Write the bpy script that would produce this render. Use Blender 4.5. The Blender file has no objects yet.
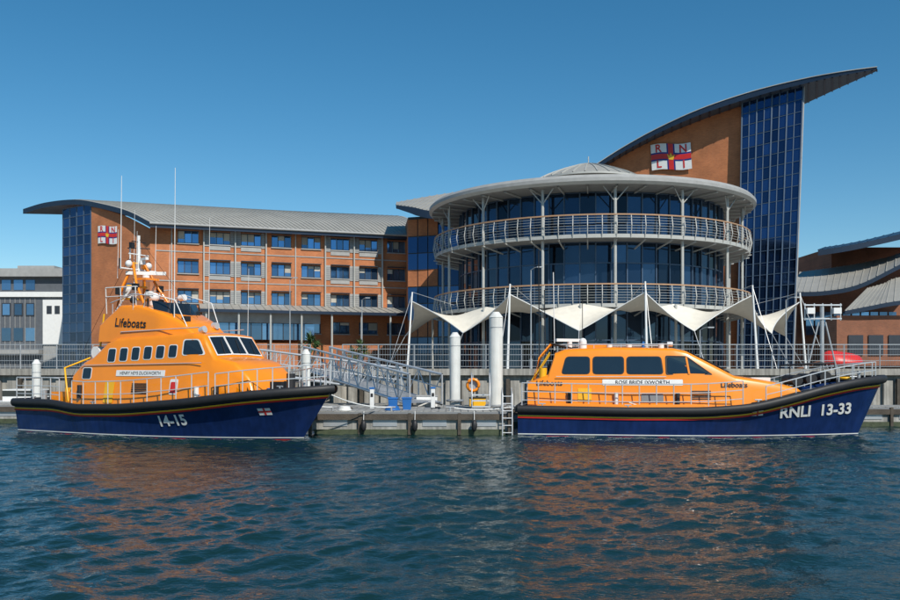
import bpy, math, random
import numpy as np
from mathutils import Vector, Matrix
random.seed(7); rng=np.random.default_rng(5)
scn=bpy.context.scene
scn.view_settings.view_transform='Standard'; scn.view_settings.look='None'; scn.view_settings.exposure=0; scn.view_settings.gamma=1
EYE=2.5
# survey helper: bearing / level readings taken from the camera station, at a measured distance -> world metres
def at(u,v,d): return Vector(((u-450)/900*d, d, EYE+(368-v)/900*d))
def gx(u,d): return (u-450)/900*d

# ---------------- materials
def nt(m):
    m.use_nodes=True; return m.node_tree
def mat(name,col,rough=0.6,metal=0.0,var=0.12,scale=2.0,bump=0.0,island=0.0,spec=0.5,stretch=(1,1,1),streak=0.0,coat=0.0):
    m=bpy.data.materials.new(name); t=nt(m); b=t.nodes['Principled BSDF']
    b.inputs['Roughness'].default_value=rough; b.inputs['Metallic'].default_value=metal
    b.inputs['Specular IOR Level'].default_value=spec
    if coat>0: b.inputs['Coat Weight'].default_value=coat; b.inputs['Coat Roughness'].default_value=.06
    tc=t.nodes.new('ShaderNodeTexCoord'); mp=t.nodes.new('ShaderNodeMapping'); mp.inputs['Scale'].default_value=stretch
    t.links.new(tc.outputs['Object'],mp.inputs[0])
    n=t.nodes.new('ShaderNodeTexNoise'); n.inputs['Scale'].default_value=scale; n.inputs['Detail'].default_value=6
    t.links.new(mp.outputs[0],n.inputs['Vector'])
    mr=t.nodes.new('ShaderNodeMapRange'); mr.inputs[1].default_value=0.25; mr.inputs[2].default_value=0.75
    mr.inputs[3].default_value=1-var; mr.inputs[4].default_value=1+var
    t.links.new(n.outputs[0],mr.inputs[0])
    val=mr.outputs[0]
    def mul(a,b_):
        mu=t.nodes.new('ShaderNodeMath'); mu.operation='MULTIPLY'; t.links.new(a,mu.inputs[0]); t.links.new(b_,mu.inputs[1]); return mu.outputs[0]
    if island>0:
        g=t.nodes.new('ShaderNodeNewGeometry'); mi=t.nodes.new('ShaderNodeMapRange')
        mi.inputs[3].default_value=1-island; mi.inputs[4].default_value=1+island
        t.links.new(g.outputs['Random Per Island'],mi.inputs[0]); val=mul(val,mi.outputs[0])
    if streak>0:
        mp2=t.nodes.new('ShaderNodeMapping'); mp2.inputs['Scale'].default_value=(5,5,.35); t.links.new(tc.outputs['Object'],mp2.inputs[0])
        n3=t.nodes.new('ShaderNodeTexNoise'); n3.inputs['Scale'].default_value=1.2; n3.inputs['Detail'].default_value=5; t.links.new(mp2.outputs[0],n3.inputs['Vector'])
        m3=t.nodes.new('ShaderNodeMapRange'); m3.inputs[1].default_value=.35; m3.inputs[2].default_value=.65; m3.inputs[3].default_value=1-streak; m3.inputs[4].default_value=1.0
        t.links.new(n3.outputs[0],m3.inputs[0]); val=mul(val,m3.outputs[0])
    sc=t.nodes.new('ShaderNodeVectorMath'); sc.operation='SCALE'; sc.inputs[0].default_value=col
    t.links.new(val,sc.inputs['Scale']); t.links.new(sc.outputs[0],b.inputs['Base Color'])
    if bump>0:
        bp=t.nodes.new('ShaderNodeBump'); bp.inputs['Strength'].default_value=bump; bp.inputs['Distance'].default_value=0.05
        n2=t.nodes.new('ShaderNodeTexNoise'); n2.inputs['Scale'].default_value=scale*6; n2.inputs['Detail'].default_value=4
        t.links.new(mp.outputs[0],n2.inputs['Vector'])
        t.links.new(n2.outputs[0],bp.inputs['Height']); t.links.new(bp.outputs[0],b.inputs['Normal'])
    return m
def brickmat(name,c1,c2,mortar,scale=1.0):
    m=bpy.data.materials.new(name); t=nt(m); b=t.nodes['Principled BSDF']; b.inputs['Roughness'].default_value=0.85
    tc=t.nodes.new('ShaderNodeTexCoord'); sp=t.nodes.new('ShaderNodeSeparateXYZ'); cb=t.nodes.new('ShaderNodeCombineXYZ')
    t.links.new(tc.outputs['Object'],sp.inputs[0]); t.links.new(sp.outputs[0],cb.inputs[0]); t.links.new(sp.outputs[2],cb.inputs[1])
    br=t.nodes.new('ShaderNodeTexBrick'); br.inputs['Color1'].default_value=(*c1,1); br.inputs['Color2'].default_value=(*c2,1); br.inputs['Mortar'].default_value=(*mortar,1)
    br.inputs['Scale'].default_value=scale; br.inputs['Brick Width'].default_value=0.23; br.inputs['Row Height'].default_value=0.078; br.inputs['Mortar Size'].default_value=0.008
    t.links.new(cb.outputs[0],br.inputs['Vector'])
    n=t.nodes.new('ShaderNodeTexNoise'); n.inputs['Scale'].default_value=0.6; n.inputs['Detail'].default_value=8
    t.links.new(tc.outputs['Object'],n.inputs['Vector'])
    mr=t.nodes.new('ShaderNodeMapRange'); mr.inputs[1].default_value=0.25; mr.inputs[2].default_value=0.75; mr.inputs[3].default_value=0.78; mr.inputs[4].default_value=1.22
    t.links.new(n.outputs[0],mr.inputs[0])
    sc=t.nodes.new('ShaderNodeVectorMath'); sc.operation='SCALE'; t.links.new(br.outputs[0],sc.inputs[0]); t.links.new(mr.outputs[0],sc.inputs['Scale'])
    t.links.new(sc.outputs[0],b.inputs['Base Color']); return m
M={}
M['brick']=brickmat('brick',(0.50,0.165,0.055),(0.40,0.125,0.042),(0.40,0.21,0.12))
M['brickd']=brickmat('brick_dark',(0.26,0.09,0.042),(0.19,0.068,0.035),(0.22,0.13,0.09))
M['roof']=mat('standing_seam_roof',(0.38,0.37,0.335),0.5,0.15,0.10,0.5,streak=.1)
M['fascia']=mat('fascia_navy',(0.014,0.026,0.052),0.35,0.1,0.1)
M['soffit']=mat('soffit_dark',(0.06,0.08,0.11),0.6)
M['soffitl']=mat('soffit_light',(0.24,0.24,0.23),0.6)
M['steelw']=mat('painted_steel_pale',(0.42,0.42,0.395),0.4,0.0,0.08)
M['rail']=mat('handrail_timber',(0.42,0.25,0.14),0.5)
M['frame']=mat('window_frame_dark',(0.03,0.035,0.045),0.4)
M['mull']=mat('mullion_blue',(0.05,0.085,0.14),0.4)
M['glassh']=mat('glass_blue_window',(0.10,0.20,0.36),0.06,0.75,0.05,island=0.5)
M['glasst']=mat('glass_tower',(0.024,0.060,0.145),0.04,0.8,0.1,0.15,island=0.4)
M['glassd']=mat('glass_drum',(0.022,0.045,0.085),0.04,0.7,0.2,0.3,island=0.9)
M['panelg']=mat('cladding_grey',(0.33,0.33,0.32),0.6)
M['blind']=mat('blind_cream',(0.45,0.42,0.36),0.8,island=0.3)
M['sail']=mat('sail_fabric',(0.72,0.67,0.57),0.7,0,0.08)
M['conc']=mat('quay_concrete',(0.37,0.35,0.31),0.85,0,0.3,0.8,0.4,streak=.45)
M['pave']=mat('paving',(0.26,0.25,0.23),0.85,0,0.15,0.5)
M['galv']=mat('galvanised_steel',(0.44,0.45,0.46),0.45,0.5,0.12)
M['alu']=mat('aluminium',(0.62,0.63,0.64),0.4,0.4,0.1)
M['white']=mat('white_paint',(0.76,0.76,0.74),0.4,0,0.05,3)
M['pile']=mat('pile_white',(0.76,0.76,0.72),0.35,0,0.07,2.5,streak=.18)
M['algae']=mat('algae',(0.06,0.075,0.04),0.8,0,0.3,6,0.5)
M['orange']=mat('boat_orange',(0.90,0.265,0.004),0.32,0,0.06,1.5,coat=.5)
M['yellow']=mat('boat_yellow',(0.84,0.44,0.015),0.35,0,0.05)
M['navy']=mat('hull_navy',(0.010,0.028,0.115),0.25,0,0.2,1.2,streak=.25,coat=.4)
M['black']=mat('rubber_black',(0.016,0.016,0.018),0.55,0,0.2,4)
M['dglass']=mat('boat_glass',(0.012,0.016,0.02),0.05,0.0,0.1,spec=1.0)
M['red']=mat('red_paint',(0.60,0.025,0.02),0.4)
M['gold']=mat('stripe_yellow',(0.82,0.50,0.03),0.4)
M['deck']=mat('deck_grey',(0.20,0.21,0.22),0.8)
M['blue']=mat('blue_plastic',(0.02,0.14,0.42),0.45)
M['blue2']=mat('flag_blue',(0.01,0.03,0.2),0.5)
M['timber']=mat('wet_timber',(0.075,0.06,0.045),0.8,0,0.3,3,0.4)
M['ponw']=mat('pontoon_float',(0.38,0.37,0.34),0.75,0,0.25,1.5,0.3,streak=.4)
M['clad']=mat('cladding_dark',(0.10,0.11,0.125),0.6)
M['trunk']=mat('palm_trunk',(0.13,0.09,0.06),0.9)
M['leaf']=mat('palm_leaf',(0.06,0.11,0.03),0.6,island=0.5)
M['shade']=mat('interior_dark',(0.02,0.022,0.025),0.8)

# ---------------- mesh builder
class MB:
    def __init__(s): s.v=[]; s.f=[]; s.m=[]; s.mats=[]; s.sm=[]
    def mi(s,k):
        if k not in s.mats: s.mats.append(k)
        return s.mats.index(k)
    def add(s,vs,fs,k,smooth=False):
        o=len(s.v); s.v.extend([tuple(p) for p in vs]); i=s.mi(k)
        for f in fs: s.f.append([o+a for a in f]); s.m.append(i); s.sm.append(smooth)
    def poly(s,pts,k): s.add(pts,[list(range(len(pts)))],k)
    def box(s,c,size,k,rz=0.0):
        a,b,h=[q/2 for q in size]; cr,sr=math.cos(rz),math.sin(rz); vs=[]
        for z in(-h,h):
            for x,y in((-a,-b),(a,-b),(a,b),(-a,b)): vs.append((c[0]+x*cr-y*sr,c[1]+x*sr+y*cr,c[2]+z))
        s.add(vs,[(3,2,1,0),(4,5,6,7),(0,1,5,4),(1,2,6,5),(2,3,7,6),(3,0,4,7)],k)
    def cyl(s,p0,p1,r0,k,r1=None,n=8,cap=True):
        p0=Vector(p0);p1=Vector(p1); r1=r0 if r1 is None else r1
        d=(p1-p0); 
        if d.length<1e-6: return
        d.normalize(); a=Vector((0,0,1)) if abs(d.z)<0.9 else Vector((1,0,0))
        x=d.cross(a).normalized(); y=d.cross(x)
        vs=[]
        for p,r in((p0,r0),(p1,r1)):
            for i in range(n):
                t=2*math.pi*(i+.5)/n; vs.append(p+x*math.cos(t)*r+y*math.sin(t)*r)
        fs=[(i,(i+1)%n,n+(i+1)%n,n+i) for i in range(n)]
        s.add(vs,fs,k,n>5)
        if cap: s.add(vs[:n][::-1],[list(range(n))],k); s.add(vs[n:],[list(range(n))],k)
    def tube(s,pts,r,k,n=6):
        pts=[Vector(p) for p in pts]
        rows=[]
        for i,p in enumerate(pts):
            d=(pts[min(i+1,len(pts)-1)]-pts[max(i-1,0)]).normalized()
            a=Vector((0,0,1)) if abs(d.z)<0.95 else Vector((1,0,0))
            x=d.cross(a).normalized(); y=d.cross(x)
            rows.append([p+x*math.cos(2*math.pi*(j+.5)/n)*r+y*math.sin(2*math.pi*(j+.5)/n)*r for j in range(n)])
        vs=[q for r_ in rows for q in r_]; fs=[]
        for i in range(len(rows)-1):
            for j in range(n): fs.append((i*n+j,i*n+(j+1)%n,(i+1)*n+(j+1)%n,(i+1)*n+j))
        s.add(vs,fs,k,n>5)
    def loft(s,rows,k,smooth=False,closed=False):
        n=len(rows[0]); vs=[q for r in rows for q in r]; fs=[]
        for i in range(len(rows)-1):
            for j in range(n if closed else n-1): fs.append((i*n+j,i*n+(j+1)%n,(i+1)*n+(j+1)%n,(i+1)*n+j))
        s.add(vs,fs,k,smooth)
    def ball(s,c,r,k,sz=1.0,n=10):
        rows=[]
        for i in range(n//2+1):
            ph=math.pi*i/(n//2); rows.append([(c[0]+r*math.sin(ph)*math.cos(2*math.pi*j/n),c[1]+r*math.sin(ph)*math.sin(2*math.pi*j/n),c[2]+r*sz*math.cos(ph)) for j in range(n)])
        s.loft(rows,k,True,True)
    def torus(s,c,R,r,k,axis='y',n=16):
        pts=[]
        for i in range(n+1):
            t=2*math.pi*i/n
            if axis=='y': pts.append((c[0]+R*math.cos(t),c[1],c[2]+R*math.sin(t)))
            elif axis=='x': pts.append((c[0],c[1]+R*math.cos(t),c[2]+R*math.sin(t)))
            else: pts.append((c[0]+R*math.cos(t),c[1]+R*math.sin(t),c[2]))
        s.tube(pts,r,k,6)
    def obj(s,name,parent=None,bevel=0.0,sharp=0):
        me=bpy.data.meshes.new(name); me.from_pydata(s.v,[],s.f)
        for k in s.mats: me.materials.append(M[k])
        me.polygons.foreach_set('material_index',s.m); me.polygons.foreach_set('use_smooth',s.sm); me.update()
        if sharp: me.set_sharp_from_angle(angle=math.radians(sharp))
        o=bpy.data.objects.new(name,me); scn.collection.objects.link(o)
        if parent: o.parent=parent
        if bevel>0:
            b=o.modifiers.new('b','BEVEL'); b.width=bevel; b.segments=3; b.limit_method='ANGLE'; b.angle_limit=math.radians(25)
        return o
def root(name,loc=(0,0,0),rz=0):
    e=bpy.data.objects.new(name,None); e.location=loc; e.rotation_euler=(0,0,rz); scn.collection.objects.link(e); e.empty_display_size=0.5; return e
def textmesh(s,size=1.0,bold=0.0,shear=0.0):
    c=bpy.data.curves.new('t','FONT'); c.body=s; c.size=size; c.offset=bold; c.shear=shear; c.align_x='CENTER'; c.align_y='CENTER'; c.resolution_u=4
    o=bpy.data.objects.new('t',c); scn.collection.objects.link(o); dg=bpy.context.evaluated_depsgraph_get()
    me=o.evaluated_get(dg).to_mesh(); vs=[(v.co.x,v.co.y) for v in me.vertices]; fs=[list(p.vertices) for p in me.polygons]
    bpy.data.objects.remove(o,do_unlink=True); return vs,fs

# ---------------- world / sun / camera
az=math.radians(152); el=math.radians(43)
w=bpy.data.worlds.new('World'); scn.world=w; w.use_nodes=True; t=w.node_tree
sky=t.nodes.new('ShaderNodeTexSky'); sky.sky_type='NISHITA'; sky.sun_disc=False; sky.sun_elevation=el; sky.sun_rotation=az
sky.air_density=1.0; sky.dust_density=0.0; sky.ozone_density=2.5; sky.altitude=800
hs=t.nodes.new('ShaderNodeHueSaturation'); hs.inputs['Saturation'].default_value=1.32; hs.inputs['Hue'].default_value=.488
bg=t.nodes['Background']; bg.inputs['Strength'].default_value=0.105
t.links.new(sky.outputs[0],hs.inputs['Color']); t.links.new(hs.outputs[0],bg.inputs['Color'])
sd=bpy.data.lights.new('sun','SUN'); sd.energy=4.6; sd.angle=math.radians(0.5); sd.color=(1,0.95,0.86)
so=bpy.data.objects.new('sun',sd); scn.collection.objects.link(so)
sv=Vector((math.sin(az)*math.cos(el),math.cos(az)*math.cos(el),math.sin(el)))
so.rotation_euler=sv.to_track_quat('Z','Y').to_euler()
cd=bpy.data.cameras.new('camera'); cam=bpy.data.objects.new('camera',cd); scn.collection.objects.link(cam); scn.camera=cam
cd.lens=36; cd.sensor_width=36; cd.shift_y=68/900; cd.clip_end=8000; cam.location=(0,0,EYE); cam.rotation_euler=(math.radians(90),0,0)

# ---------------- water
def build_water():
    x0,x1,y0,y1,st=-26,26,6,49,0.064
    xs=np.arange(x0,x1+1e-6,st); ys=np.arange(y0,y1+1e-6,st); X,Y=np.meshgrid(xs,ys)
    Z=np.zeros_like(X)
    for i in range(95):
        lam=0.22*(9**(rng.random()**1.15)); th=rng.normal(-1.35,0.7); k=2*math.pi/lam
        amp=0.0036*lam**0.72*(0.5+rng.random())
        Z+=amp*np.sin(k*(X*math.cos(th)+Y*math.sin(th))+rng.random()*6.28+0.9*np.sin(0.45*X+0.2*Y+rng.random()*6))
    ampmod=0.82+0.35*np.sin(0.23*X+0.8*np.sin(0.3*Y))*np.sin(0.31*Y+1.0+.5*np.sin(.4*X))
    edge=np.minimum.reduce([X-x0,x1-X,Y-y0+2,y1-Y]); Z*=np.clip(edge/3,0,1)*ampmod
    ny,nx=X.shape; vs=np.stack([X,Y,Z],-1).reshape(-1,3)
    idx=np.arange(nx*ny).reshape(ny,nx)
    q=np.stack([idx[:-1,:-1],idx[:-1,1:],idx[1:,1:],idx[1:,:-1]],-1).reshape(-1,4)
    xe,ye=xs[-1],ys[-1]; B=4000
    ext=[(-B,-B),(B,-B),(B,y0),(-B,y0),(x0,y0),(x0,ye),(-B,ye),(xe,y0),(xe,ye),(B,ye),(-B,60),(B,60)]
    n=len(vs); ev=np.array([(a,b,0) for a,b in ext],float)
    eq=np.array([(n,n+1,n+2,n+3),(n+3,n+4,n+5,n+6),(n+7,n+2,n+9,n+8),(n+6,n+9,n+11,n+10)])
    vs=np.vstack([vs,ev]); q=np.vstack([q,eq])
    me=bpy.data.meshes.new('water'); me.from_pydata(vs.tolist(),[],q.tolist()); me.polygons.foreach_set('use_smooth',[True]*len(q)); me.update()
    o=bpy.data.objects.new('water',me); scn.collection.objects.link(o)
    m=bpy.data.materials.new('sea_water'); t=nt(m); b=t.nodes['Principled BSDF']
    b.inputs['Base Color'].default_value=(0.006,0.026,0.026,1); b.inputs['Roughness'].default_value=0.02; b.inputs['IOR'].default_value=1.36
    tc=t.nodes.new('ShaderNodeTexCoord'); mp=t.nodes.new('ShaderNodeMapping'); mp.inputs['Scale'].default_value=(1.0,1.7,1); t.links.new(tc.outputs['Object'],mp.inputs[0])
    n1=t.nodes.new('ShaderNodeTexNoise'); n1.inputs['Scale'].default_value=8; n1.inputs['Detail'].default_value=3; n1.inputs['Distortion'].default_value=0.8; t.links.new(mp.outputs[0],n1.inputs['Vector'])
    bp=t.nodes.new('ShaderNodeBump'); bp.inputs['Strength'].default_value=0.28; bp.inputs['Distance'].default_value=0.05
    t.links.new(n1.outputs[0],bp.inputs['Height']); t.links.new(bp.outputs[0],b.inputs['Normal'])
    me.materials.append(m)
build_water()

# ---------------- ground + quay
QY=50.0; QZ=2.25
g=MB(); g.poly([(-3000,QY+.6,QZ),(3000,QY+.6,QZ),(3000,6000,QZ),(-3000,6000,QZ)],'pave'); g.obj('ground')
r=root('quay_wall'); g=MB()
g.box((0,QY+.35,0.6),(400,.5,3.2),'conc')
for i in range(-70,110):
    x=i*0.9
    g.box((x,QY+.0,0.45),(0.5,.22,2.7),'conc')
g.box((0,QY+.2,QZ+.03),(400,1.0,.36),'conc')
for i in range(-20,30): g.box((i*2.7+.5,QY-.2,.8),(.2,.2,2.2),'timber')
g.box((0,QY-.12,0.0),(400,.1,.7),'algae')
g.obj('wall',r)

def fence(x0,y0,x1,y1,z,h=1.35,sp=2.0,name='railing_fence',bars=0.14):
    r=root(name); g=MB(); a=Vector((x0,y0,z)); b=Vector((x1,y1,z)); L=(b-a).length; n=max(1,int(L/sp))
    for i in range(n+1):
        p=a.lerp(b,i/n); g.cyl(p,p+Vector((0,0,h)),.035,'galv',n=5)
    for hh in(0.12,.45,.78,1.1,h): g.cyl(a+Vector((0,0,hh)),b+Vector((0,0,hh)),.018 if hh<h else .03,'galv',n=4)
    m=int(L/bars)
    for i in range(m): p=a.lerp(b,i/m); g.cyl(p+Vector((0,0,.12)),p+Vector((0,0,h)),.007,'galv',n=3,cap=False)
    g.obj('rails',r)
fence(-26,QY+.25,-7.8,QY+.25,QZ+.21)
fence(-6.0,QY+.25,34,QY+.25,QZ+.21)

def cat(L,k=5):
    out=[]
    for i in range(len(L)-1):
        p0=L[max(i-1,0)];p1=L[i];p2=L[i+1];p3=L[min(i+2,len(L)-1)]
        for j in range(k):
            t=j/k; out.append(0.5*((2*p1)+(p2-p0)*t+(2*p0-5*p1+4*p2-p3)*t*t+(3*p1-p0-3*p2+p3)*t**3))
    out.append(L[-1]); return out
def flag(R,a,b,h,tilt=0.0,o=.12):
    g=MB(); d=(b-a); Wd=d.length; d.normalize(); n=Vector((d.y,-d.x,0)); z=Vector((0,0,1)); d2=(d*math.cos(tilt)+z*math.sin(tilt)); z2=(z*math.cos(tilt)-d*math.sin(tilt))
    c=(a+b)/2
    def p(u,v,k): 
        wv=.07*math.sin((u/Wd+.5)*6.28)*h/2
        return c+d2*u+z2*(v+wv)+n*(o+k)
    def rc(u0,u1,v0,v1,k,m):
        N=10
        g.loft([[p(u0+(u1-u0)*i/N,v0,k) for i in range(N+1)],[p(u0+(u1-u0)*i/N,v1,k) for i in range(N+1)]],m)
    W2=Wd/2;H2=h/2
    rc(-W2,W2,-H2,H2,0,'white')
    bw=.16*h
    rc(-bw,bw,-H2,H2,.01,'blue2'); rc(-W2,W2,-bw,bw,.012,'blue2'); rc(-bw*.62,bw*.62,-H2,H2,.02,'red'); rc(-W2,W2,-bw*.62,bw*.62,.022,'red')
    for s,u,v in(('R',-.62,.6),('N',.62,.6),('L',-.62,-.6),('I',.62,-.6)):
        vs,fs=textmesh(s,h*.42,.01*h); g.add([p(x+u*W2,y+v*H2,.03) for x,y in vs],fs,'red')
    g.add([p(x,y-.02*h,.035) for x,y in ((-.09*h,-.10*h),(.09*h,-.10*h),(.15*h,.12*h),(.06*h,.04*h),(0,.17*h),(-.06*h,.04*h),(-.15*h,.12*h))],[(0,1,2,3,4,5,6)],'gold')
    g.obj('flag_sign',R)

# ---------------- hotel wing
def hotel():
    R=root('brick_hotel_building')
    C=Vector((-29.0,87,0)); D=Vector((26.84,10,0)).normalized(); N=Vector((D.y,-D.x,0))
    rz=math.atan2(D.y,D.x)
    def F(s,z,o=0): return C+D*s+N*o+Vector((0,0,z))
    base=QZ; Ltot=28.8; top=16.55
    g=MB()
    rows=[15.35,12.4,9.5,6.65]; hw,hh=1.0,0.62
    scol=[3.55+3.04*i for i in range(9)]
    def wallstrip(s0,s1,z0,z1,k,o=0): g.poly([F(s0,z0,o),F(s1,z0,o),F(s1,z1,o),F(s0,z1,o)],k)
    zs=[base]; 
    for z in rows[::-1]: zs+= [z-hh,z+hh]
    zs.append(top)
    ss=[0]
    for s in scol: ss+=[s-hw,s+hw]
    ss.append(Ltot+.2)
    for i in range(len(zs)-1):
        for j in range(len(ss)-1):
            iswin=(i%2==1 and j%2==1)
            if not iswin: wallstrip(ss[j],ss[j+1],zs[i],zs[i+1],'brick')
            else:
                a,b,c,d=ss[j],ss[j+1],zs[i],zs[i+1]; q=-.18
                for P in([F(a,c),F(b,c),F(b,c,q),F(a,c,q)],[F(a,d),F(a,d,q),F(b,d,q),F(b,d)],[F(a,c),F(a,c,q),F(a,d,q),F(a,d)],[F(b,c),F(b,d),F(b,d,q),F(b,c,q)]): g.poly(P,'panelg')
    g.obj('walls',R)
    g=MB()
    for i in range(4):
        for jc,s in enumerate(scol):
            z=rows[i]; q=-.15
            n=3 if i<3 else 2
            for k in range(n):
                a=s-hw+2*hw*k/n+.04; b=s-hw+2*hw*(k+1)/n-.04
                tl=random.uniform(-.01,.01)
                g.poly([F(a,z-hh+.05,q+tl),F(b,z-hh+.05,q-tl),F(b,z+hh-.05,q-tl),F(a,z+hh-.05,q+tl)],'glassh')
                g.box(F(b+.04,z,-.12),(.07,.08,2*hh),'frame',rz)
                if random.random()<.3:
                    zb=z+random.choice((.1,.3,-.2)); g.poly([F(a,zb,q+.02),F(b,zb,q+.02),F(b,z+hh-.05,q+.02),F(a,z+hh-.05,q+.02)],'blind')
            g.box(F(s,z-hh+.03,-.12),(2*hw,.08,.08),'frame',rz); g.box(F(s,z+hh-.03,-.12),(2*hw,.08,.08),'frame',rz); g.box(F(s-hw+.03,z,-.12),(.07,.08,2*hh),'frame',rz)
            g.box(F(s,z-hh-.05,.06),(2*hw+.1,.16,.1),'panelg',rz)
            if i<3: g.box(F(s,z+hh+.14,.20),(2*hw,.4,.08),'frame',rz)
    g.obj('windows',R)
    g=MB()
    for s0,s1 in((5.05,11.0),(17.2,23.2)):
        for i in range(3):
            z=rows[i]
            for a,b in zip([s0]+[s+hw+.02 for s in scol if s0<s<s1],[s-hw-.02 for s in scol if s0<s<s1]+[s1]):
                g.box(F((a+b)/2,z-.05,.035),(b-a,.07,2*hh+.3),'panelg',rz)
                for q in np.arange(z-.65,z+.6,.16): g.box(F((a+b)/2,q,.075),(b-a-.05,.02,.03),'clad',rz)
            for c in [s for s in scol if s0<s<s1]: g.box(F(c,z-hh-.34,.035),(2*hw,.07,.42),'panelg',rz)
    for s in(5.02,8.05,11.1,17.15,20.2,23.25): g.box(F(s,(8.9+16.4)/2,.18),(.12,.3,7.6),'steelw',rz)
    for s in(2.0,14.1,26.3): g.box(F(s,12,.08),(.10,.1,9),'steelw',rz)
    for z in(13.9,11.0,8.05): g.box(F(14.5,z,.03),(28,.05,.1),'panelg',rz)
    g.obj('cladding_and_pipes',R)
    g=MB()
    G0=at(150,0,87); G1=at(91,0,91); G2=at(63,0,94)
    def topz(u): return float(np.interp(u,[45,63,75,103,128,150],[19.5,19.55,19.55,18.75,17.7,16.3]))-.3
    n=12
    for i in range(n):
        a=G1.lerp(G0,i/n); b=G1.lerp(G0,(i+1)/n); ua=91+59*i/n; ub=91+59*(i+1)/n
        g.poly([(a.x,a.y,base),(b.x,b.y,base),(b.x,b.y,topz(ub)),(a.x,a.y,topz(ua))],'brick')
    K=at(70,0,108); E=C+D*(Ltot+.2); E2=E+Vector((-4,12,0))
    for a,b in((G2,K),(K,E2),(E2,E)): g.poly([(a.x,a.y,base),(b.x,b.y,base),(b.x,b.y,16.3),(a.x,a.y,16.3)],'brick')
    g.obj('gable_wall',R)
    g=MB(); nx=4; nz=17; H=16.85
    for i in range(nx):
        for j in range(nz):
            a=G2.lerp(G1,i/nx+.02); b=G2.lerp(G1,(i+1)/nx-.02); z0=base+H*j/nz; z1=base+H*(j+1)/nz-.07
            g.poly([(a.x,a.y,z0),(b.x,b.y,z0),(b.x,b.y,z1),(a.x,a.y,z1)],'glasst')
    for i in range(nx+1):
        a=G2.lerp(G1,i/nx); g.box((a.x,a.y+.02,base+H/2),(.1,.14,H),'mull')
    for j in range(nz+1):
        z=base+H*j/nz-.03; a=Vector((G2.x,G2.y-.02,z)); b=Vector((G1.x,G1.y-.02,z)); g.cyl(a,b,.05,'mull',n=4)
    g.obj('corner_glazing',R)
    P=[at(150,222,85.6),at(128,211,87.6),at(103,204,89.6),at(75,199.5,92),at(45,202.5,94),at(23,209,95.2)]
    Q=[at(436,236,96),at(426,228,99),at(417,222,102),at(408,218,106),at(402,216,109),at(398,217,112)]
    P=cat(P);Q=cat(Q); th=Vector((0,0,.5))
    g=MB(); g.loft([P,Q],'roof',True)
    lo=[p-th for p in P]; lq=[p-th for p in Q]
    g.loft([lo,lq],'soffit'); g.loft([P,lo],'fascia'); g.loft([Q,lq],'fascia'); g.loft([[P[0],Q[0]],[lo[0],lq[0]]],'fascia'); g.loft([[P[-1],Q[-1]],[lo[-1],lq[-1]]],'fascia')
    for i in range(1,62):
        t=i/62; g.tube([p.lerp(q,t)+Vector((0,0,.03)) for p,q in zip(P,Q)],.045,'roof',4)
    g.tube([P[0]+Vector((0,-.1,-.1)),Q[0]+Vector((0,-.1,-.1))],.12,'panelg')
    g.obj('curved_roof',R)
    g=MB()
    a0,b0=F(4.6,8.85,.1),F(26.5,8.85,.1); a1,b1=F(4.4,8.15,3.2),F(26.9,8.15,3.2)
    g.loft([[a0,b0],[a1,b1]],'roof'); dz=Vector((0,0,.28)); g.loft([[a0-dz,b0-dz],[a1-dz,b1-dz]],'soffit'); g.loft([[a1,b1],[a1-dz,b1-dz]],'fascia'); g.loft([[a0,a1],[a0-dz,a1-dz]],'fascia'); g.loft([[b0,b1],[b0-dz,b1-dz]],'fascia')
    for i in range(30): t=i/29; g.tube([a0.lerp(b0,t)+Vector((0,0,.03)),a1.lerp(b1,t)+Vector((0,0,.03))],.04,'roof',4)
    for s in np.linspace(5,26.4,8): g.cyl(F(s,base,2.9),F(s,8,2.9),.11,'steelw')
    g.obj('canopy',R)
    g=MB()
    g.box(F(10,3.6,2.0),(11,.3,2.7),'brick',rz)
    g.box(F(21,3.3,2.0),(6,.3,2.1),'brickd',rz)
    for i in range(10): 
        s=5.2+i*1.05; g.poly([F(s,5.3,1.9),F(s+.98,5.3,1.9),F(s+.98,6.9,1.9),F(s,6.9,1.9)],'glassh')
        g.box(F(s-.03,6.1,1.95),(.07,.1,1.7),'frame',rz)
    g.box(F(10.5,7.45,1.8),(11.5,.3,1.0),'panelg',rz)
    g.obj('ground_floor_bay',R)
    flag(R,at(99,235,90.4),at(118,235,89.1),1.75)
hotel()

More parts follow.
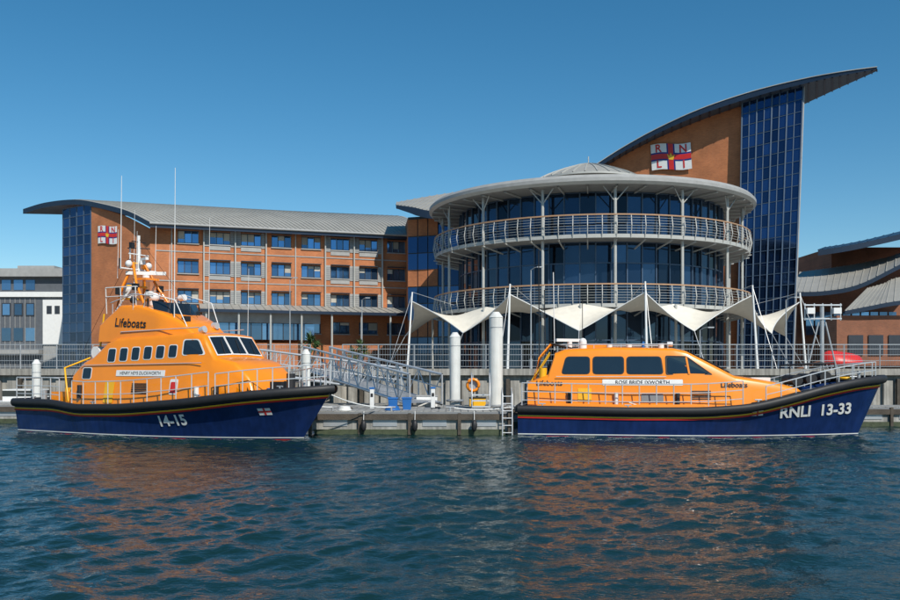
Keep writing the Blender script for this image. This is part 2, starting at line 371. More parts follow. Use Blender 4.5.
# ---------------- round building with swept roof
def drum():
    R=root('round_glass_building'); CX,CY=12.3,80.0
    def pol(r,a,z): a=math.radians(a); return Vector((CX+r*math.sin(a),CY-r*math.cos(a),z))
    def ring(g,r0,r1,z0,z1,k,st=4,a0=-180,a1=180):
        A=np.arange(a0,a1+.1,st); g.loft([[pol(r0,a,z0) for a in A],[pol(r1,a,z1) for a in A]],k,True)
    def slab(g,ri,ro,z0,z1,k,ks,a0=-180,a1=180): ring(g,ri,ro,z1,z1,k); ring(g,ri,ro,z0,z0,ks); ring(g,ro,ro,z0,z1,k)
    g=MB(); RG=11.4
    for z0,z1,nr in((QZ,7.0,2),(7.35,12.1,3),(12.55,15.9,2)):
        for a in range(-180,180,6):
            for j in range(nr):
                za=z0+(z1-z0)*j/nr+.04; zb=z0+(z1-z0)*(j+1)/nr-.04
                t=random.uniform(-.02,.02); t2=random.uniform(-.02,.02)
                g.poly([pol(RG+t,a+.25,za),pol(RG-t,a+5.75,za),pol(RG-t+t2,a+5.75,zb),pol(RG+t+t2,a+.25,zb)],'glassd')
    g.obj('curtain_glazing',R)
    g=MB()
    for z0,z1,nr in((QZ,7.0,2),(7.35,12.1,3),(12.55,15.9,2)):
        for a in range(-180,180,6): g.box(pol(RG+.03,a,(z0+z1)/2),(.09,.16,z1-z0),'mull',math.radians(a))
        for j in range(nr+1):
            z=z0+(z1-z0)*j/nr; g.tube([pol(RG+.02,a,z) for a in range(-180,181,6)],.06,'mull',4)
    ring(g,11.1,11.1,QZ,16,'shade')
    g.obj('mullions',R)
    g=MB()
    slab(g,10.5,13.6,12.14,12.42,'steelw','soffitl'); slab(g,10.5,13.6,7.0,7.28,'steelw','soffitl')
    for z in(12.05,6.93):
        for a in range(-180,180,9): g.tube([pol(11.4,a,z-.45),pol(12.6,a,z-.25),pol(13.75,a,z-.02)],.06,'steelw',4)
    g.obj('balcony_decks',R)
    g=MB()
    for z in(12.42,7.28):
        for a in np.arange(-180,180,4.5): g.tube([pol(13.6,a,z-.3),pol(13.8,a,z+.6),pol(13.65,a,z+1.42)],.04,'steelw',4)
        for h in(.2,.4,.6,.8,1.0,1.2): g.tube([pol(13.75,a,z+h) for a in range(-180,181,4)],.012,'steelw',3)
        g.tube([pol(13.65,a,z+1.43) for a in range(-180,181,4)],.065,'rail',5)
    g.obj('balcony_railings',R)
    g=MB()
    for a in range(-168,180,24): g.cyl(pol(13.0,a,QZ),pol(13.0,a,16.0),.12,'steelw',n=8)
    for a in range(-168,180,24): 
        for s in(-1,1): g.cyl(pol(13.0,a,14.9),pol(13.3,a+s*4,16.0),.045,'steelw',n=5)
    g.obj('columns',R)
    g=MB()
    ring(g,10.8,13.9,15.95,16.05,'soffitl'); ring(g,13.9,14.15,16.05,16.25,'steelw'); ring(g,14.15,14.15,16.25,16.5,'panelg'); ring(g,14.15,13.9,16.5,16.75,'panelg'); ring(g,13.9,4.2,16.75,18.2,'roof'); 
    for a in range(-180,180,9): g.tube([pol(11,a,15.85),pol(13.9,a,15.95)],.07,'steelw',4)
    ring(g,4.2,4.2,18.2,18.9,'glassd'); ring(g,4.9,4.9,18.8,18.95,'steelw'); ring(g,4.2,4.9,18.8,18.8,'soffitl')
    prof=[(4.9,18.95),(3.9,19.45),(2.6,19.95),(1.2,20.4),(0.05,20.65)]
    for (ra,za),(rb,zb) in zip(prof[:-1],prof[1:]): ring(g,ra,rb,za,zb,'roof',6)
    for a in range(-180,180,12): g.tube([pol(r_,a,z_+.04) for r_,z_ in prof],.05,'steelw',4)
    for a in range(-180,180,12): g.cyl(pol(4.3,a,18.1),pol(4.3,a,18.9),.05,'steelw',n=4)
    g.cyl((CX,CY,20.6),(CX,CY,21.3),.05,'steelw')
    g.obj('drum_roof_and_lantern',R)
    g=MB()
    seq=[(-76,0),(-60,1),(-43,0),(-27,1),(-11,0),(4,1),(18,0),(33,1),(48,0),(62,1),(77,0)]
    def prof_(i): a,p=seq[i]; return a,(17.6 if p else 16.6),(7.75 if p else 5.15),(6.6 if p else 7.25)
    for i in range(len(seq)-1):
        a0,r0,zo0,zi0=prof_(i); a1,r1,zo1,zi1=prof_(i+1); rows=[]
        for j in range(13):
            t=j/12; row=[]
            for k in range(9):
                q=k/8; a=a0+(a1-a0)*t; bow=4*t*(1-t)
                r_=(13.9)+((r0+(r1-r0)*t)-13.9-0.6*bow)*q
                zo=zo0+(zo1-zo0)*t-0.05*bow; zi=zi0+(zi1-zi0)*t
                row.append(pol(r_,a,zi+(zo-zi)*q-.2*4*q*(1-q)))
            rows.append(row)
        g.loft(rows,'sail',True)
        g.tube([r_[-1] for r_ in rows],.04,'white',4)
    g.obj('tensile_canopies',R,sharp=20)
    g=MB()
    for i,(a,p) in enumerate(seq):
        if p:
            g.cyl(pol(18.1,a,QZ),pol(17.65,a,8.5),.10,'white',r1=.06)
            g.cyl(pol(17.65,a,8.5),pol(13.8,a,7.6),.02,'galv',n=4); g.cyl(pol(17.65,a,8.4),pol(19.8,a,QZ),.02,'galv',n=4)
        else:
            g.cyl(pol(16.6,a,5.15),pol(18.2,a,QZ),.03,'galv',n=4)
            g.cyl(pol(14.2,a,QZ),pol(14.2,a,7.2),.1,'steelw')
    g.obj('canopy_masts',R)
    fr=[at(396,205,90),at(412,207,89),at(432,211,88),at(470,213,87),at(525,212,86)]
    bk=[at(397,202,95),at(430,196,97),at(470,190,98),at(520,185,99),at(572,180,100)]
    fr=cat(fr);bk=cat(bk); g=MB(); th=Vector((0,0,.75)); g.loft([fr,bk],'roof',True)
    l1=[p-th*(.4+.6*min(1,i/6)) for i,p in enumerate(fr)]; l2=[p-th for p in bk]; g.loft([l1,l2],'soffit'); g.loft([fr,l1],'fascia'); g.loft([bk,l2],'fascia'); g.loft([[fr[0],bk[0]],[l1[0],l2[0]]],'fascia')
    for a,b in zip(fr[::1],bk[::1]): g.tube([a+Vector((0,0,.03)),b+Vector((0,0,.03))],.05,'roof',4)
    g.obj('link_roof',R)
    g=MB()
    a=at(408,0,92.5); b=at(470,0,90)
    for i in range(6):
        for j in range(9):
            p=a.lerp(b,i/6); q=a.lerp(b,(i+1)/6-.015); z0=QZ+1.72*j; z1=z0+1.62
            brick=(j%3==2); g.poly([(p.x,p.y,z0),(q.x,q.y,z0),(q.x,q.y,z1+(.1 if brick else 0)),(p.x,p.y,z1+(.1 if brick else 0))],'brick' if brick and i<3 else 'glasst')
    g.poly([(a.x,a.y+.1,QZ),(b.x,b.y+.1,QZ),(b.x,b.y+.1,18),(a.x,a.y+.1,18)],'frame')
    g.poly([(a.x,a.y+.1,QZ),(a.x-1,a.y+10,QZ),(a.x-1,a.y+10,18),(a.x,a.y+.1,18)],'brick')
    g.obj('link_block',R)
    F=cat([at(560,184,100),at(590,168,98.5),at(620,149,97),at(655,129.5,94.8),at(700,109,92),at(750,92,89.8),at(800,79.5,87.5),at(840,72,85.5),at(877,67,84)])
    m=len(F); B=[]; TH=[]
    for i,p in enumerate(F):
        u=450+p.x/p.y*900
        dd=np.interp(u,[560,700,760,800,840,877],[9,10,9,7.2,3.6,.5]); B.append(Vector((p.x*(p.y+dd)/p.y,p.y+dd,p.z)))
        TH.append(np.interp(u,[560,600,740,800,877],[.45,.5,.6,.5,.2]))
    lo=[p-Vector((0,0,t)) for p,t in zip(F,TH)]; lb=[p-Vector((0,0,t)) for p,t in zip(B,TH)]
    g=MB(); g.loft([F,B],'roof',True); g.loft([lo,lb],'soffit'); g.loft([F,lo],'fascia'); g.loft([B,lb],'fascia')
    for i in range(0,m,1): g.tube([lo[i]-Vector((0,0,.04)),lb[i]-Vector((0,0,.04))],.07,'fascia',4)
    g.tube([p+Vector((0,-.05,.02)) for p in F],.05,'steelw',4)
    g.obj('swept_roof',R)
    Fx=[p.x for p in F]; Fz=[p.z-t for p,t in zip(F,TH)]
    def rz_(x): return float(np.interp(x,Fx,Fz))-.02
    g=MB(); a=at(596,0,100.2); b=at(741,0,92.0); n=24
    for i in range(n):
        p=a.lerp(b,i/n); q=a.lerp(b,(i+1)/n)
        g.poly([(p.x,p.y,QZ),(q.x,q.y,QZ),(q.x,q.y,rz_(q.x)),(p.x,p.y,rz_(p.x))],'brick')
    aa=a+Vector((1,9,0))
    g.poly([(a.x,a.y,QZ),(aa.x,aa.y,QZ),(aa.x,aa.y,rz_(a.x)-1),(a.x,a.y,rz_(a.x)-1)],'brick')
    g.obj('brick_wall',R)
    g=MB(); A0=at(737,0,91.2); B0=at(792,0,88.2); A1=at(742,0,91.2); B1=at(803,0,88.2)
    nx,nz=8,23
    def T(i,j,o=0):
        s=i/nx; bt=A0.lerp(B0,s); tp=A1.lerp(B1,s); ztop=rz_(tp.x); q=j/nz
        p=bt.lerp(tp,q); return Vector((p.x,p.y-o,QZ+(ztop-QZ)*q))
    for i in range(nx):
        for j in range(nz):
            tl=random.uniform(-.012,.012); g.poly([T(i+.03,j+.03,tl),T(i+.97,j+.03,-tl),T(i+.97,j+.97,-tl),T(i+.03,j+.97,tl)],'glasst')
    g.obj('tower_glazing',R)
    g=MB()
    for i in range(nx+1): g.cyl(T(i,0,.03),T(i,nz,.03),.06 if i%2 else .09,'mull',n=4)
    for j in range(nz+1): g.cyl(T(0,j,.03),T(nx,j,.03),.05,'mull',n=4)
    g.cyl(T(nx,0,.0)+Vector((.1,0,0)),T(nx,nz,0)+Vector((.1,0,0)),.10,'panelg',n=4)
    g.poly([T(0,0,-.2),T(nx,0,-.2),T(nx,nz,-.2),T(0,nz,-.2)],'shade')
    c0=T(nx,0,-.2);c1=T(nx,nz,-.2); bk_=Vector((1.5,7.5,0)); g.poly([c0,c0+bk_,c1+bk_,c1],'panelg')
    g.obj('tower_mullions',R)
    flag(R,at(652,157,96.9),at(692,157,94.6),2.75,0.06,o=.25)
drum()

# ---------------- side buildings
def left_building():
    R=root('grey_office_building'); g=MB(); d=112
    def X(u): return gx(u,d)
    def Zv(v): return EYE+(368-v)/900*d
    def bx(u0,u1,v0,v1,y0,y1,k): g.box(((X(u0)+X(u1))/2,(y0+y1)/2,(Zv(v0)+Zv(v1))/2),(X(u1)-X(u0),y1-y0,Zv(v0)-Zv(v1)),k)
    bx(-160,67,277,372,d,d+18,'clad'); bx(-165,69,269,277,d-.8,d+19,'panelg'); bx(-160,67,292,297,d-.3,d,'white')
    bx(44,67,300,345,d-.35,d-.002,'white'); bx(44,67,345,372,d-.2,d-.001,'panelg')
    for i in range(9):
        u=-70+i*12
        if u<36: 
            bx(u,u+9,280,290,d-.06,d-.003,'glassh'); bx(u,u+9,303,316,d-.08,d-.003,'frame'); bx(u+1,u+8,304,315,d-.1,d-.08,'glassh'); bx(u,u+9,328,341,d-.08,d-.003,'glassh')
    for i in range(40): bx(-160+i*5,-159.6+i*5,298,372,d-.05,d-.001,'panelg')
    bx(-160,43,350,354,d-1.2,d-.004,'panelg'); bx(2,40,262,268,d+4,d+9,'panelg')
    for u in(48,56): bx(u,u+5,306,314,d-.4,d-.352,'frame')
    g.obj('body',R)
left_building()
def right_building():
    R=root('brick_boathouse_building'); g=MB(); d=112
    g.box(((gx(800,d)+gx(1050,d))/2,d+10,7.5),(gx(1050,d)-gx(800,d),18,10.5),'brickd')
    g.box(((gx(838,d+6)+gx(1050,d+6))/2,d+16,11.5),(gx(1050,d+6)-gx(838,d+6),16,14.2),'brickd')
    g.obj('walls',R); g=MB()
    def rf(f,b,th,k='roof'):
        f=cat(f);b=cat(b); t=Vector((0,0,th)); g.loft([f,b],k,True); l=[p-t for p in f]; m=[p-t for p in b]; g.loft([l,m],'soffit'); g.loft([f,l],'fascia'); g.loft([b,m],'fascia'); g.loft([[f[0],b[0]],[l[0],m[0]]],'fascia')
        for i in range(0,len(f)): g.tube([f[i]+Vector((0,0,.02)),b[i]+Vector((0,0,.02))],.06,k,4)
    rf([at(818,250,112),at(850,245,111),at(900,234,110),at(980,214,108)],[at(826,247,122),at(860,241,122),at(905,230,122),at(985,210,120)],.7,'fascia')
    rf([at(793,292,106),at(825,291,105),at(860,284,104),at(905,262,103),at(960,238,102)],[at(800,272,118),at(830,268,118),at(866,262,118),at(905,251,118),at(960,225,118)],.5)
    rf([at(845,311,98),at(870,306,97.5),at(905,300,97),at(1000,290,96)],[at(868,288,104),at(885,283,104),at(905,276,104),at(1000,262,104)],.45)
    g.obj('curved_roofs',R); g=MB()
    for i in range(10):
        u=806+i*9.2; a=at(u,335,111.9); b=at(u+7.5,312,111.9); g.box(((a.x+b.x)/2,111.93,(a.z+b.z)/2),(b.x-a.x,.12,b.z-a.z),'glassh')
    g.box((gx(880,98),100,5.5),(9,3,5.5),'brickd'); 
    for i in range(4): g.box((gx(850,98)+i*2.2+.8,98.4,5.0),(1.6,.12,2.2),'frame')
    g.obj('windows',R)
right_building()

# ---------------- lifeboats
class Hull:
    def __init__(s,L,B,sheer,rake,full=.5,zb=-.45): s.L=L;s.B=B;s.sh=sheer;s.rake=rake;s.full=full;s.zb=zb
    def zs(s,t): return float(np.mean([np.interp(t+k,[a for a,_ in s.sh],[b for _,b in s.sh]) for k in np.linspace(-.035,.035,7)])) if 0.04<t<.96 else float(np.interp(t,[a for a,_ in s.sh],[b for _,b in s.sh]))
    def bd(s,t): f=max(0,(t-s.full)/(1-s.full)); return s.B*((1-f**2.3)**.75)*(0.93+.07*min(1,t/.3))
    def bw(s,t): f=max(0,(t-s.full*.75)/(1-s.full*.75)); return s.B*.90*((1-min(1,f)**1.7)**1.05)*(0.93+.07*min(1,t/.3))
    def S(s,t,v,off=0.0,side=-1):
        z=s.zb+v*(s.zs(t)+s.zb*-1); x=t*s.L-s.rake*(1-v)*max(0,(t-.45)/.55)**1.5
        y=s.bw(t)+(s.bd(t)-s.bw(t))*max(0,v)**1.4
        dt=.004; t2=min(1,t+dt); t1=max(0,t-dt)
        dx=(t2-t1)*s.L; dy=(s.bd(t2)-s.bd(t1)); l=math.hypot(dx,dy); nx,ny=-dy/l,dx/l
        return Vector((x+nx*off,side*(y+ny*off),z))
    def xz(s,x,z,off=0.02,side=-1):
        t=x/s.L
        for _ in range(6):
            v=(z-s.zb)/(s.zs(t)-s.zb); t=min(1,(x+s.rake*(1-v)*max(0,(t-.45)/.55)**1.5)/s.L)
        return s.S(t,v,off,side)
def tlist(n=60): return [1-(1-i/n)**1.25 for i in range(n+1)]
def rrect(pts,r=.08,seg=4):
    out=[];n=len(pts)
    for i in range(n):
        p=Vector((*pts[i],0));a=Vector((*pts[i-1],0));b=Vector((*pts[(i+1)%n],0))
        da=(a-p);db=(b-p); ra=min(r,da.length*.45,db.length*.45); p0=p+da.normalized()*ra;p1=p+db.normalized()*ra
        for j in range(seg+1):
            t=j/seg; q=p0*(1-t)**2+p*2*t*(1-t)+p1*t*t; out.append((q.x,q.y))
    return out
def house(R,name,top,z0,wf,k,rad=.13,camber=.05):
    """cabin shell lofted along its length: top = list of (x, roof height)"""
    g=MB(); xs=[p[0] for p in top]; zt=[p[1] for p in top]; X=sorted(set([round(float(a),3) for a in np.arange(xs[0],xs[-1],.2)]+[round(a,3) for a in xs])); rows=[]
    for x in X:
        zz=float(np.interp(x,xs,zt)); half=[]
        for q in(0,.2,.4,.6,.8,1): z=z0+(zz-rad-z0)*q; half.append((wf(x,z),z))
        w=wf(x,zz)
        for a in(25,50,72,90): half.append((w-rad+rad*math.cos(math.radians(a)),zz-rad+rad*math.sin(math.radians(a))))
        for q in(.7,.35): half.append(((w-rad)*q,zz+camber*(1-q*q)))
        row=[(x,-a,b) for a,b in half]+[(x,0,zz+camber)]+[(x,a,b) for a,b in half[::-1]]
        rows.append(row)
    g.loft(rows,k,True); g.poly(rows[0][::-1],k); g.poly(rows[-1],k)
    return g.obj(name,R,sharp=28)
def side_panel(g,pts,wf,k,off=.03,r=.08,sides=(-1,1)):
    pp=rrect(pts,r) if r>0 else pts
    for s in sides: g.poly([(x,s*(wf(x,z)+off),z) for x,z in pp],k)
def side_text(g,s,x,z,size,wf,k,off=.035,bold=.0,rot=0,shear=0):
    vs,fs=textmesh(s,size,bold,shear); c,sn=math.cos(rot),math.sin(rot)
    g.add([(x+a*c-b*sn,-(wf(x+a*c-b*sn,z+a*sn+b*c)+off),z+a*sn+b*c) for a,b in vs],fs,k)
def build_hull(R,h,fr=.14):
    g=MB(); T=tlist()
    for sd in(-1,1):
        g.loft([[h.S(t,v,0,sd) for v in(0,.2,.35,.5,.65,.8,.9,1)] for t in T],'navy',True)
    g.poly([h.S(0,v,0,-1) for v in(0,.3,.6,1)]+[h.S(0,v,0,1) for v in(1,.6,.3,0)],'navy')
    g.obj('hull',R)
    g=MB()
    g.loft([[h.S(t,1,-.05,-1)-Vector((0,0,.12)),h.S(t,1,-.05,1)-Vector((0,0,.12))] for t in T],'deck')
    g.obj('deck',R)
    g=MB()
    for sd in(-1,1):
        rows=[]
        for t in T:
            p=h.S(t,1,0,sd); q=h.S(t,1,1,sd); n=(q-p); n.z=0; n.normalize()
            rows.append([p+n*a+Vector((0,0,b)) for a,b in((-.05,.12),(.06,.13),(.13,.09),(.16,0),(.14,-.1),(.08,-.17),(-.02,-.2))])
        g.loft(rows,'black',True)
        g.poly(rows[0],'black')
        def stripe(z0,z1,k,off):
            rr=[]
            for t in T:
                zs=h.zs(t); rr.append([h.S(t,(zs-z-h.zb)/(zs-h.zb),off,sd) for z in(z0,(z0+z1)/2,z1)])
            g.loft(rr,k,True)
        stripe(.235,.285,'gold',.03); stripe(.285,.345,'red',.032)
        rr=[]
        for t in T:
            zs=h.zs(t); rr.append([h.S(t,(z-h.zb)/(zs-h.zb),.012,sd) for z in(.04,.075)])
        g.loft(rr,'white',True)
        rr=[]
        for t in T:
            zs=h.zs(t); rr.append([h.S(t,(z-h.zb)/(zs-h.zb),.010,sd) for z in(-.2,-.03,-.005)])
        g.loft(rr,'red',True)
    p=h.S(0,1,0,-1); q=h.S(0,1,0,1); g.cyl(p,q,.14,'black')
    g.obj('belting_and_stripes',R)
def rail(g,h,t0,t1,inset,ht,nst,sides=(-1,1),mids=(.5,),k='alu',r=.022,lean=0.0):
    for sd in sides:
        T=np.linspace(t0,t1,nst); P=[h.S(float(t),1,-inset,sd) for t in T]
        for p in P: g.cyl(p,p+Vector((lean,0,ht)),r,k,n=5)
        for m in tuple(mids)+(1.0,): g.tube([p+Vector((lean*m,0,ht*m)) for p in P],r*(1 if m==1 else .8),k,5)
def hull_text(g,h,s,x,z,size,k,bold=.012,rot=0):
    vs,fs=textmesh(s,size,bold); c,sn=math.cos(rot),math.sin(rot); g.add([h.xz(x+a*c-b*sn,z+a*sn+b*c,.03) for a,b in vs],fs,k)

def shannon():
    d=Vector((13.25,-1.8)); ang=math.atan2(d.y,d.x); R=root('lifeboat',(2.78,35.3,0),ang)
    h=Hull(13.45,2.25,[(0,1.0),(.3,.95),(.5,.97),(.62,1.1),(.72,1.42),(.82,1.78),(.92,2.03),(1,2.12)],1.1,.5)
    build_hull(R,h)
    def wf(x,z): 
        w=1.78-(z-1.0)*.16
        if x>5.8: w-=max(0,(x-5.8))**1.5*.075
        return max(.25,w)
    house(R,'deckhouse',[(0.35,1.95),(.75,2.1),(1.1,2.25),(1.35,3.05),(1.75,3.2),(3.5,3.27),(5.7,3.22),(6.15,3.12),(7.9,2.2),(9.3,1.98),(10.2,1.75),(10.8,1.2)],.85,wf,'orange')
    g=MB()
    W=[[(1.62,2.3),(2.62,2.3),(2.62,2.9),(1.78,2.9)],[(2.78,2.3),(3.86,2.3),(3.86,2.9),(2.78,2.9)],[(4.02,2.3),(5.28,2.3),(5.20,2.9),(4.02,2.9)]]
    for w in W:
        cx=sum(p[0] for p in w)/4; cz=sum(p[1] for p in w)/4
        big=[(cx+(x-cx)*1.07,cz+(z-cz)*1.11) for x,z in w]
        side_panel(g,big,wf,'black',.012,.14); side_panel(g,w,wf,'dglass',.022,.11)
    tri=[(5.46,2.3),(6.95,2.3),(6.1,2.88),(5.46,2.9)]
    side_panel(g,[(5.40,2.25),(7.1,2.25),(6.15,2.94),(5.38,2.96)],wf,'black',.014,.08); side_panel(g,tri,wf,'dglass',.026,.08)
    for x in (6.2,): side_panel(g,[(x,2.28),(x+.07,2.28),(x-.03,2.9),(x-.1,2.9)],wf,'orange',.034,0)
    for i in range(3):
        u0=-.94+i*.64; u1=u0+.6
        def fp(u,q,o=.03):
            x=6.3+(7.75-6.3)*q; z=3.04+(2.28-3.04)*q; ww=wf(x,z)-.14; z+=.05*(1-u*u)
            return (x+o*.47,u*ww,z+o*.88)
        g.poly([fp(u0-.04,-.04,.024),fp(u1+.04,-.04,.024),fp(u1+.04,1.04,.024),fp(u0-.04,1.04,.024)],'black'); g.poly([fp(u0,0,.04),fp(u1,0,.04),fp(u1,1,.04),fp(u0,1,.04)],'dglass')
        g.tube([fp((u0+u1)/2,1.02,.06),fp((u0+u1)/2+.1,.3,.06)],.012,'black',4)
    g.obj('windows',R)
    g=MB()
    side_panel(g,[(3.1,1.86),(6.0,1.86),(6.0,2.08),(3.1,2.08)],wf,'white',.016,.03); side_text(g,'ROSE BRIDE IXWORTH',4.55,1.97,.19,wf,'black',.03)
    side_text(g,'Lifeboats',1.15,1.93,.27,wf,'black',.02,.004)
    side_text(g,'Lifeboats',7.85,1.88,.27,wf,'black',.03,.004)
    hull_text(g,h,'RNLI  13-33',10.75,.94,.56,'white',.016,.05)
    g.poly([h.xz(8.35,.78,.02),h.xz(8.75,.80,.02),h.xz(8.75,1.01,.02),h.xz(8.35,.99,.02)],'white')
    g.poly([h.xz(8.35,.86,.03),h.xz(8.75,.88,.03),h.xz(8.75,.93,.03),h.xz(8.35,.91,.03)],'red'); g.poly([h.xz(8.52,.79,.03),h.xz(8.58,.79,.03),h.xz(8.58,1.0,.03),h.xz(8.52,1.0,.03)],'red')
    g.obj('lettering',R)
    g=MB()
    for sd in(-1,1):
        T=np.linspace(.02,.52,24); g.loft([[h.S(float(t),1,-.10,sd)+Vector((0,0,.05)),h.S(float(t),1,-.14,sd)+Vector((0,0,.22 if .06<t<.5 else .06)),h.S(float(t),1,-.22,sd)+Vector((0,0,.22 if .06<t<.5 else .06)),h.S(float(t),1,-.25,sd)-Vector((0,0,.1))] for t in T],'orange')
    g.obj('bulwark',R)
    g=MB(); rail(g,h,.01,.60,.2,.95,14,mids=(.33,.66)); rail(g,h,.66,.985,.16,.62,9,mids=(.5,)); 
    for s in(-1,1):
        g.tube([(1.6,s*1.3,3.38),(5.6,s*1.3,3.38)],.02,'alu'); 
        for x in(1.8,2.8,3.8,4.8,5.5): g.cyl((x,s*1.3,3.15),(x,s*1.3,3.38),.015,'alu',n=4)
        g.tube([(1.4,s*1.68,2.18),(5.4,s*1.68,2.18)],.016,'alu')
    g.obj('guard_rails',R)
    g=MB()
    for s in(-1,1):
        g.tube([(.5,s*.75,2.0),(.75,s*.7,2.9),(1.2,s*.55,3.45)],.035,'orange'); g.tube([(2.0,s*.6,3.25),(1.2,s*.55,3.45)],.03,'black')
        g.tube([(.45,s*.9,2.0),(1.15,s*.85,3.1)],.025,'yellow')
    g.cyl((1.2,-.6,3.45),(1.2,.6,3.45),.035,'black'); g.cyl((.8,-.65,2.95),(.8,.65,2.95),.03,'yellow')
    g.box((1.9,0,3.58),(1.2,.14,.11),'white',.5); g.cyl((1.9,0,3.25),(1.9,0,3.52),.1,'white')
    g.cyl((2.4,-.5,3.25),(2.4,-.5,3.5),.15,'white',n=12); g.ball((2.4,-.5,3.5),.15,'white')
    g.cyl((.75,-.7,2.1),(.72,-.7,7.0),.022,'black',n=5); g.cyl((1.3,.6,3.2),(1.25,.6,6.3),.018,'white',n=5); g.cyl((2.4,.9,3.2),(2.4,.9,5.2),.015,'black',n=5); g.cyl((.95,.5,3),( .9,.5,5.6),.018,'black',n=5)
    for x,y in((3.4,-.5),(4.2,.5),(5.3,-.8)): g.cyl((x,y,3.2),(x,y,3.42),.11,'white',n=10)
    g.box((5.6,.2,3.38),(.22,.3,.22),'black'); g.cyl((5.75,-.55,3.4),(5.55,-.55,3.4),.10,'alu',n=10); g.box((2.9,0,3.35),(.9,.6,.16),'orange')
    g.cyl((.9,-1.2,2.1),(.9,-1.2,2.5),.15,'yellow',n=10); g.box((1.25,-.6,2.4),(.4,.5,.5),'black')
    g.cyl((4.7,0,3.3),(4.7,0,3.52),.06,'blue',n=8)
    g.obj('mast_and_equipment',R)
    g=MB()
    for i,(x,z) in enumerate(((10.2,2.05),(10.7,2.1),(11.2,2.18))): g.cyl((x,-.85,z),(x,.85,z),.2,'black',n=12)
    for s in(-.8,.8): g.tube([(9.9,s,1.6),(9.95,s,2.6),(11.5,s,2.7),(11.6,s,1.9)],.03,'black')
    for x in(10.2,10.7,11.2): g.tube([(x,-.8,2.62),(x,.8,2.62)],.025,'black')
    g.box((9.0,0,2.08),(.7,.7,.12),'white'); g.torus((12.1,0,2.12),.18,.05,'yellow','z'); g.cyl((12.6,0,1.9),(12.6,0,2.4),.06,'galv')
    for x in(.9,4.0,8.6,12.2): 
        p=h.xz(x,h.zs(x/h.L)-.01,-.15); g.cyl(p,p+Vector((0,0,.2)),.04,'galv'); g.cyl(p+Vector((-.12,0,.2)),p+Vector((.12,0,.2)),.03,'galv')
    g.tube([h.S(.5,1,-.15,-1)+Vector((0,0,.15)),Vector((6.0,-1.9,.95)),Vector((4.8,-1.95,1.0)),h.S(.3,1,-.2,-1)+Vector((0,0,.3))],.02,'white',4)
    for i in range(5): side_panel(g,[(6.3,1.35+i*.07),(7.0,1.35+i*.07),(7.0,1.39+i*.07),(6.3,1.39+i*.07)],wf,'black',.02,0)
    side_panel(g,[(4.5,1.25),(5.3,1.25),(5.3,1.55),(4.5,1.55)],wf,'deck',.02,.05); side_panel(g,[(2.2,1.25),(2.7,1.25),(2.7,1.75),(2.2,1.75)],wf,'yellow',.02,.05)
    for x,k in((1.9,'black'),(3.6,'white'),(5.8,'black')): g.cyl((x,-wf(x,1.5)-.1,1.15),(x,-wf(x,1.5)-.1,1.6),.08,k,n=10)
    g.obj('deck_fittings',R)
shannon()

